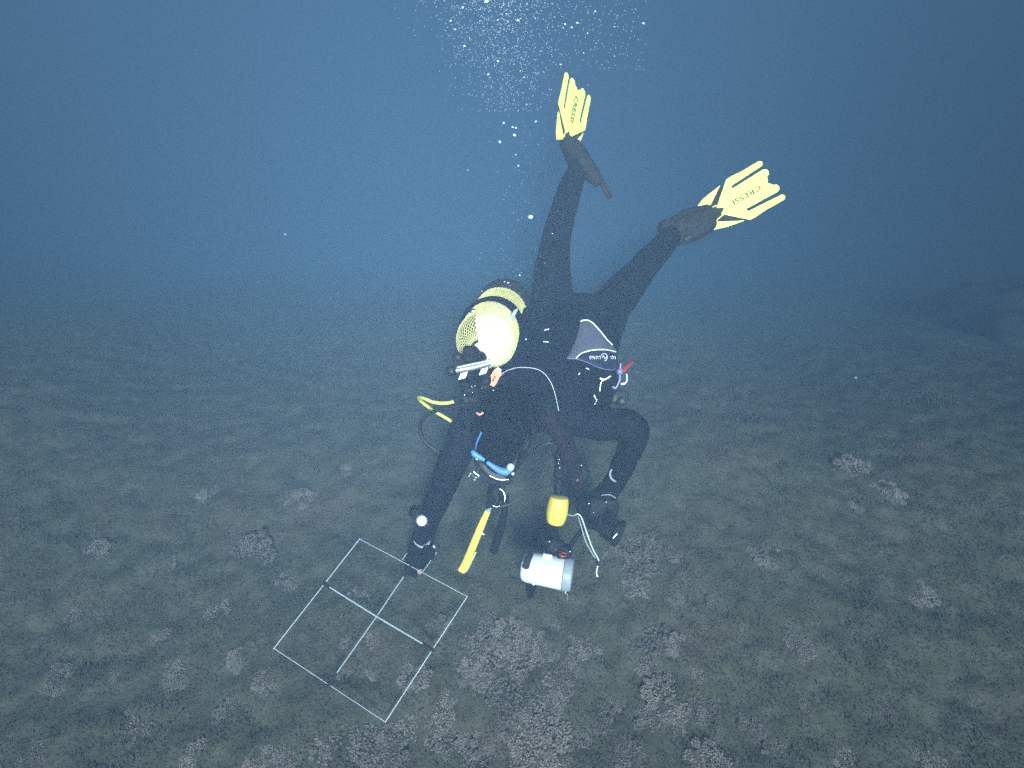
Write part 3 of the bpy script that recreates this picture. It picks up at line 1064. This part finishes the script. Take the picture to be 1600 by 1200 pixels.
# ---------------------------------------------------------------- regulator
reg = thing('regulator', at(740, 612, 1.84), 'scuba regulator with one yellow and several black hoses beside the diver\'s neck', 'regulator')
fs = obj('first_stage', merge(cyl(at(722, 606, 1.83), at(745, 612, 1.84), .024, 16), cyl(at(750, 605, 1.84), at(768, 600, 1.85), .021, 16),
                              box(at(735, 622, 1.85), vimg(.03, .0, 0), vimg(0, .018, 0), vimg(0, 0, .022), .3)), M['darkplastic'], reg)
for px, py, r in ((737, 604, .004), (738, 613, .003), (726, 617, .005), (742, 603, .003), (771, 610, .004), (753, 607, .003)):
    obj('port_plug', ball(at(px, py, 1.80), r, 8, 6), M['chrome'], fs)
hy = [at(712, 626, 1.87), at(703, 629, 1.88), at(690, 630, 1.89), at(676, 628, 1.90), at(664, 623, 1.92), at(655, 621, 1.96), at(657, 626, 2.0), at(675, 640, 2.04), at(700, 655, 2.06), at(724, 671, 2.08)]
obj('hose', tube(spline(hy, 6), [.0062] * 54 + [.0062], 10), M['hoseyellow'], reg, label='yellow hose')
obj('hose_guard', tube([at(724, 616, 1.85), at(718, 622, 1.86), at(711, 627, 1.87)], [.012, .011, .008], 10), M['rubber'], reg)
hb = [at(735, 632, 1.88), at(712, 635, 1.90), at(688, 640, 1.92), at(668, 648, 1.94), at(658, 660, 1.96), at(657, 676, 1.98), at(666, 692, 1.99), at(685, 706, 2.0), at(700, 712, 2.02)]
obj('hose', tube(spline(hb, 6), .0068, 10), M['rubber'], reg, label='black looping hose')
hc = [at(806, 622, 1.84), at(818, 630, 1.80), at(830, 648, 1.79), at(834, 672, 1.79), at(828, 695, 1.80), at(815, 715, 1.82), at(800, 745, 1.86)]
obj('hose', tube(spline(hc, 6), .0065, 10), M['purple'], reg)
hd = [at(790, 752, 1.9), at(815, 722, 1.93), at(835, 705, 1.96), at(852, 693, 1.98), at(872, 692, 1.98), at(885, 680, 1.99)]
obj('hose', tube(spline(hd, 6), .0068, 10), M['rubber'], reg)
s2 = obj('second_stage', merge(ellipsoid(at(773, 772, 1.93), vimg(.026, .006, 0), vimg(-.004, .042, .01), vimg(0, 0, .030), 18, 12),
                               cyl(at(768, 745, 1.92), at(771, 765, 1.92), .014, 12), cyl(at(760, 790, 1.94), at(772, 786, 1.93), .012, 12)), M['darkplastic'], reg, label='black mouthpiece second stage')
for q in ([(781, 764), (786, 768), (789, 776), (788, 784)], [(776, 772), (777, 780), (774, 788)], [(770, 790), (776, 792), (781, 790)]):
    obj('trim_ring', tube(spline([at(a, b, 1.89) for a, b in q], 4), .0016, 6), M['chrome'], s2)
obj('hose_collar', tube([at(745, 645, 1.785), at(749, 648, 1.78), (at(755, 645, 1.785))], .0045, 8), M['skin'], reg, label='pinkish hose collar')
tg = [(-.011, .030), (.011, .030), (.014, .02), (.013, -.018), (.005, -.030), (-.005, -.030), (-.013, -.018), (-.014, .02)]
to, tu, tw = at(773.5, 588.5, 1.80), vimg(.88, .47, 0), vimg(-.47, .88, 0)
tag_ = obj('tag', prism(tg, to, tu, tw, -.002, .003), M['orange'], reg, smooth=False, label='orange tag')
obj('tag_hole', prism([(a * .9, -.024 + b * .5) for a, b in ((-.008, -.01), (.008, -.01), (.009, .012), (-.009, .012))], to + vimg(0, 0, -.0042), tu, tw, -.0012, .0012), M['piping'], tag_, smooth=False)
for q in (-.001, .006, .012):
    obj('print', prism([(-.003, q), (.003, q), (.003, q + .004), (-.003, q + .004)], to + vimg(0, 0, -.0045), tu, tw, -.001, .001), M['purple'], tag_, smooth=False)
obj('whistle_loop', tube(spline([at(808, 621, 1.79), at(812, 626, 1.785), at(817, 634, 1.785), at(812, 632, 1.785), at(808, 624, 1.79)], 4), .0016, 6), M['redmetal'], reg)

# ---------------------------------------------------------------- things hanging under the mask
st = thing('yellow_stick', at(722, 893, 2.06), 'flat yellow stick with a rounded end hanging below the diver\'s mask', 'stick')
sp = [at(763, 797, 1.99), at(752, 822, 2.0), at(738, 856, 2.03), at(727, 882, 2.06), at(720.5, 893, 2.07)]
sp_ = spline(sp, 6)
obj('blade', tube(sp_, [rad(np.interp(i, [0, 6, 18, len(sp_) - 1], [4.2, 5.6, 6.6, 6.4]), 2.03) for i in range(len(sp_))], 10, .45, up=FWD), M['stickyellow'], st)
obj('edge_strip', tube(spline([at(744, 862, 2.045), at(737, 876, 2.05), at(728, 892, 2.07)], 5), [.003] * 6 + [.0055] * 5, 8), M['paleyellow'], st)
obj('pin', tube([at(751, 831, 2.0), at(756, 835, 2.0)], .0018, 6), M['chrome'], st)
obj('joint', tube([at(770, 778, 1.97), at(763, 798, 1.99)], [.008, .009], 8), M['strobegrey'], st)
sn = thing('snorkel', at(770, 862, 2.15), 'slim dark snorkel tube hanging right of the yellow stick', 'snorkel')
obj('tube', tube(spline([at(790, 776, 2.0), at(788, 800, 2.03), at(781, 830, 2.09), at(771, 861, 2.15)], 6), [.013] * 10 + [.016] * 9, 12), M['darkplastic'], sn)
obj('keeper', tube([at(780, 792, 2.0), at(798, 787, 2.0)], .007, 8), M['rubber'], sn)
bk = obj('buckle', merge(tube([at(750, 729, 1.83), at(744, 739, 1.84)], [.0042, .0052], 8, .5), tube(spline([at(740, 737, 1.84), at(745, 741, 1.84), at(748, 745, 1.84), at(743, 752, 1.85)], 4), .0024, 6)), M['chrome'], mask)
for px, py in ((735, 740), (733, 743.5), (744, 746), (741.5, 749.5)):
    obj('stud', ball(at(px, py, 1.84), .0026, 8, 6), M['piping'], bk)
obj('stud', tube([at(743.5, 716.5, 1.83), at(747, 718, 1.83)], .0024, 6), M['piping'], mask)
obj('strap_tab', tube([at(738, 739, 1.86), at(743, 747, 1.86)], .008, 8, .5), M['rubber'], mask)

# ---------------------------------------------------------------- camera rig
rig = thing('camera_rig', at(895, 850, 2.05), 'camera rig with white strobe canister and yellow float in the diver\'s hand', 'camera')
z0 = 2.0
hs = obj('housing', merge(box(at(938, 802, 2.10), vimg(.056, .008, 0), vimg(-.008, .060, .02), vimg(0, 0, .04), .22),
                          box(at(950, 782, 2.11), vimg(.03, 0, 0), vimg(0, .03, 0), vimg(0, 0, .03), .3),
                          cyl(at(915, 822, 2.08), at(930, 810, 2.09), .014, 12)), M['darkplastic'], rig)
for px, py, r in ((947, 784.5, .0045), (920, 786.5, .0055), (928, 801, .003), (954, 770, .0025)):
    obj('button', ball(at(px, py, 2.015), r, 8, 6), M['chrome'], hs)
obj('hand_strap', tube(spline([at(940, 774, 2.03), at(952, 773, 2.02), at(962, 778, 2.04)], 4), .0018, 6), M['strobegrey'], hs)
# ribbed port
pa, pb = at(938, 819, 2.10), at(975, 838, 2.06)
pd = pb - pa
obj('lens_port', lathe(pa, pd, [(.024, 0), (.030, .008)] + [q for i in range(4) for q in ((.030, .014 + i * .011), (.041 + i * .002, .017 + i * .011), (.041 + i * .002, .021 + i * .011), (.030, .024 + i * .011))] + [(.050, .066), (.050, .080), (.040, .082)], 24),
    M['rubber'], rig, label='black ribbed lens port')
obj('port_clamp', tube([at(931, 828, 2.06), at(942, 806, 2.05)], .010, 10, .6), M['purple'], rig)
obj('port_rim', tube([at(958, 841, 2.02), at(964, 834, 2.02)], .0016, 6), M['chrome'], rig)
# arms
arm1 = obj('arm', merge(tube([at(872, 708, 1.97), at(874, 735, 1.97), at(872, 776, 1.98)], .016, 12), ball(at(873, 742, 1.97), .02), ball(at(873, 712, 1.97), .02)), M['darkplastic'], rig)
for px, py in ((873.5, 718), (872.5, 724), (874.5, 731)):
    obj('screw', ball(at(px, py, 1.93), .004, 8, 6), M['chrome'], arm1)
fl_pts = [at(874, 775, 1.96), at(872, 798, 1.965), at(867, 820, 1.975)]
flo = obj('float', lathe(fl_pts[0], fl_pts[2] - fl_pts[0], [(.020, 0), (.031, .003), (.035, .018), (.037, .045), (.037, .06), (.033, .085), (.028, .097), (.018, .101)], 24), M['floatyellow'], rig, label='bright yellow float')
obj('arm', merge(tube([at(868, 820, 1.99), at(868, 840, 2.02), at(880, 862, 2.04)], .009, 10), tube([at(915, 820, 2.1), at(900, 840, 2.09), at(884, 862, 2.06)], .009, 10)), M['darkplastic'], rig)
cl = obj('clamp', merge(box(at(868, 853, 2.02), vimg(.026, .010, 0), vimg(-.010, .022, 0), vimg(0, 0, .02), .25),
                        box(at(882, 864, 2.01), vimg(.022, .006, 0), vimg(-.008, .028, 0), vimg(0, 0, .022), .25),
                        tube([at(852, 846, 2.02), at(866, 850, 2.02)], .012, 8)), M['darkplastic'], rig)
for px, py, r in ((858.5, 846, .0048), (890.5, 861.5, .0055), (868, 858, .0025)):
    obj('screw', ball(at(px, py, 1.972), r, 8, 6), M['chrome'], cl)
obj('red_ring', merge(tube(spline([at(874, 865, 1.975), at(879, 869, 1.97), at(885, 868, 1.975)], 4), .0035, 8),
                      tube(spline([at(876, 861, 1.975), at(880, 864, 1.97), at(886, 864, 1.975)], 4), .0028, 8)), M['redmetal'], cl)
# white canister: axis from left end to right end
A, B = at(815, 884, 2.03), at(894, 898, 2.00)
ax = B - A
L = ax.length
h_ = vimg(0, -1, 0)
can = obj('strobe', lathe(A, ax, [(.025, 0), (.042, .003), (.050, .012), (.053, .026), (.054, .05), (.056, L * .6), (.0575, L * .82), (.0575, L * .825)], 40, h_), M['strobewhite'], rig, label='white strobe canister')
obj('end_cap', lathe(A + ax * .826, ax, [(.050, 0), (.0585, .002), (.0585, .020), (.055, .030), (.040, .034)], 40, h_), M['strobegrey'], can)
obj('bracket', box(at(855, 868, 2.0), vimg(.016, .003, 0), vimg(-.002, .008, 0), vimg(0, 0, .014), .2), M['strobewhite'], can)
bt = spline([at(830, 863, 1.965), at(827, 871, 1.945), at(823, 881, 1.935), at(820.5, 887, 1.938)], 6)
obj('grip_pad', tube(bt, [rad(np.interp(i, [0, 9, 15, 18], [4.5, 4.6, 6.2, 5.0]), 1.95) for i in range(len(bt))], 10, .8, up=FWD), M['boot'], can, label='black grip pad')
obj('cord_loop', tube(spline([at(829, 907, 2.0), at(831, 911, 2.0), at(834, 914, 2.0), at(837, 911, 2.0), at(841, 910, 2.0)], 4), .002, 6), M['cord'], can)
obj('cord_loop', tube(spline([at(882, 918, 2.02), at(886, 922, 2.02), at(883, 926, 2.02), at(887, 930, 2.02), at(886, 938, 2.03)], 4), .0024, 6), M['brushed'], can)
obj('foot', tube([at(830, 915, 2.06), at(828, 930, 2.10)], [.02, .013], 10), M['darkplastic'], can)
# lanyard
zl = 1.99
cordp = spline([at(887, 804, 1.97), at(896, 806, zl), at(903, 803, zl), at(909, 810, zl), at(916, 830, zl), at(925, 855, zl), at(934, 872, zl), at(936, 878, zl)], 8)
lan = obj('lanyard', tube(cordp, [.0012] * 14 + [.0026] * (len(cordp) - 14), 8), M['rodwhite'], rig, label='white cord lanyard')
obj('cord_lock', ball(at(935, 880, zl), .008, 10, 7), M['rubber'], lan)
obj('cord_end', tube(spline([at(934, 884, zl), at(932, 894, zl), at(933.5, 901, zl)], 5), [.0028] * 8 + [.004] * 3, 8), M['cord'], lan)
br = spline([at(903, 806, zl + .01), at(908, 822, zl + .01), at(916, 848, zl + .01), at(930, 872, zl + .01)], 14)
obj('braid', tube(br, [.0032 if i % 2 else .0014 for i in range(len(br))], 6), M['strobegrey'], lan)

# ---------------------------------------------------------------- quadrat
def qa(px, py, lift):
    d = (FWD + RGT * ((px - 800) / F) - UPV * ((py - 600) / F))
    return CAM + d * ((CAM.z - lift) / -d.z)


lift = lambda py: .055 + (1128 - py) / 286 * .085
QA, QB, QC, QD = [qa(a, b, lift(b)) for a, b in ((562, 842), (730, 932), (602, 1128), (428, 1013))]
quad = thing('quadrat_frame', (QA + QB + QC + QD) / 4, 'thin white square sampling frame with a cross inside, under the diver\'s hand', 'frame')
for a, b, r, mm in ((QA, QB, .0014, 'rodblue_shadedwhite'), (QB, QC, .0019, 'rodwhite'), (QC, QD, .0014, 'rodblue_shadedwhite'), (QD, QA, .0018, 'rodwhite')):  # near and far rods are white too; their shade is put into the colour
    obj('side', tube([a, b], r, 8), M[mm], quad)
for a in (QA, QB, QC, QD):
    obj('corner', ball(a, .0026, 8, 6), M['rodwhite'], quad)
U1 = Vector((0, 0, .007))
ct = qa(588, 964, lift(964))
e1, e2 = qa(516, 919, lift(919)), qa(661, 1007, lift(1007))
f1, f2 = qa(634, 896, lift(896)), qa(523, 1056, lift(1056))
obj('crossbar', tube([e1 + U1, ct + U1, e2 + U1], .0028, 8), M['rodblue_shadedwhite'], quad)
obj('crossbar', tube([f1, ct, f2], .0022, 8), M['rodblue_shadedwhite'], quad)
for a, b in (((505, 911), (519, 921)), ((659, 1005), (677, 1017)), ((525, 1053), (512, 1073)), ((631, 901), (641, 886))):
    obj('clip', tube([qa(*a, lift(a[1]) + .003), qa(*b, lift(b[1]) + .003)], [.0065, .0058], 8), M['rubber'], quad)
for a, b in (((628, 875), (637, 863)), ((661, 893), (682, 863))):
    obj('prong', tube([qa(*a, lift(a[1])), qa(*b, lift(b[1]))], .0013, 6), M['rodwhite'], quad)

# ---------------------------------------------------------------- bubbles
def bubble_mesh(seed):
    r = random.Random(seed)
    V, Fc = ball(Vector((0, 0, 0)), 1, 8, 6)
    s = (r.uniform(.8, 1.3), r.uniform(.8, 1.2), r.uniform(.55, .9))
    V = [Vector((v.x * s[0], v.y * s[1], v.z * s[2] * (1 - .2 * max(0, -v.z)))) for v in V]
    me = bpy.data.meshes.new('air_bubble')
    me.from_pydata([tuple(v) for v in V], [], Fc)
    me.polygons.foreach_set('use_smooth', [True] * len(me.polygons))
    me.materials.append(M['bubble'] if seed < 5 else M['mist'])
    return me


bms = [bubble_mesh(i) for i in range(10)]
named = [(829, 339, 4.5, 2.0), (781, 222, 3.6, 1.9), (804, 211, 3.0, 1.85), (806, 200, 2.6, 1.85), (801, 199, 3.0, 1.85), (787, 192, 2.2, 1.85), (837, 190, 2.2, 1.8),
         (763, 117, 2.6, 1.7), (1005, 37, 3.2, 1.7), (809, 32, 3.0, 1.6), (760, 3, 4.6, 1.5), (723, 12, 2.6, 1.5), (806, 242, 1.8, 1.9), (810, 259, 2.2, 1.9), (731, 266, 1.4, 1.9),
         (863, 365, 1.8, 2.3), (812, 430, 2.0, 2.2), (788, 440, 1.8, 1.95), (794, 442, 2.4, 1.95), (753, 455, 1.5, 1.9), (704, 33, 2.4, 1.5), (726, 72, 2.4, 1.6), (711, 46, 2.4, 1.5),
         (883, 38, 2.4, 1.6), (893, 43, 2.6, 1.6), (902, 36, 2.6, 1.6), (819, 121, 1.8, 1.7), (813, 111, 1.8, 1.7), (876, 101, 2.4, 1.7), (912, 83, 1.8, 1.7), (822, 530, 1.6, 2.0),
         (446, 366, 2.2, 2.4), (1337, 590, 3.2, 2.9), (918, 52, 1.8, 1.6), (930, 18, 2.2, 1.5), (960, 42, 1.6, 1.7), (778, 96, 2.6, 1.65), (823, 163, 1.5, 1.8), (960, 88, 1.4, 1.8)]
pl = list(named)
for i in range(190):
    t = random.random() ** 1.5
    py = t * 150 + random.uniform(-14, 8)
    px = random.gauss(800 - 35 * (1 - t) + (40 if random.random() < .35 else 0), 50 - 14 * t)
    if random.random() < .22:
        px = random.uniform(690, 1010)
        py = random.uniform(-10, 75)
    pl.append((px, py, random.uniform(.6, 1.7) * (1 - .3 * t), random.uniform(1.3, 2.0)))
blab = {0: 'lone largest air bubble beside the diver\'s bent right knee', 8: 'single bright air bubble to the right of the bubble plume', 31: 'tiny lone speck of a bubble far left in the open water',
        32: 'blurry pale speck drifting alone at the far right'}
for i, (px, py, r, z) in enumerate(pl):
    o = bpy.data.objects.new('air_bubble', bms[i % 5 if ((i < len(named) and i not in (31, 32)) or i % 9 == 0) else 5 + i % 5])
    s = rad(r, z) * .82
    o.scale = (s, s, s)
    o.location = at(px, py, z)
    o.rotation_euler = (random.uniform(-.5, .5), random.uniform(-.5, .5), random.uniform(0, 6))
    col.objects.link(o)
    props(o, blab.get(i, 'small bright air bubble rising in the plume above the diver'), 'bubble', 'air bubbles rising from the diver')
parts = []
for i in range(2300):
    t = random.random() ** 1.7
    py = t * 190 - 16
    px = random.gauss(795 - 25 * (1 - t), 58 - 22 * t)
    if random.random() < .25:
        px, py = random.uniform(690, 1010), random.uniform(-12, 110)
    z = random.uniform(1.3, 2.1)
    r = rad(random.uniform(.3, .85), z)
    parts.append(ball(at(px, py, z), r, 5, 4))
for i in range(140):
    py = random.uniform(180, 470)
    px = random.gauss(812, 26)
    z = random.uniform(1.75, 2.1)
    parts.append(ball(at(px, py, z), rad(random.uniform(.3, .8), z), 5, 4))
props(obj('bubble_mist', merge(*parts), M['mist']), kind='stuff')

# ---------------------------------------------------------------- the water: one closed box of even murk
X0, X1, Y0, Y1, Z0, Z1 = -45, 45, -14, 64, -10.0, 2.75
V = [Vector((x, y, z)) for z in (Z0, Z1) for y in (Y0, Y1) for x in (X0, X1)]
Fc = [(0, 2, 3, 1), (4, 5, 7, 6), (0, 1, 5, 4), (2, 6, 7, 3), (0, 4, 6, 2), (1, 3, 7, 5)]
hm = bpy.data.materials.new('murky_water')
hm.use_nodes = True
n, l = hm.node_tree.nodes, hm.node_tree.links
n.remove(n['Principled BSDF'])
pv = n.new('ShaderNodeVolumePrincipled')
pv.inputs['Color'].default_value = (.040, .068, .108, 1)
pv.inputs['Density'].default_value = .21
pv.inputs['Absorption Color'].default_value = (0, .06, .12, 1)
pv.inputs['Anisotropy'].default_value = -.47
l.new(pv.outputs[0], n['Material Output'].inputs['Volume'])
props(obj('haze', (V, Fc), hm, smooth=False), kind='stuff')
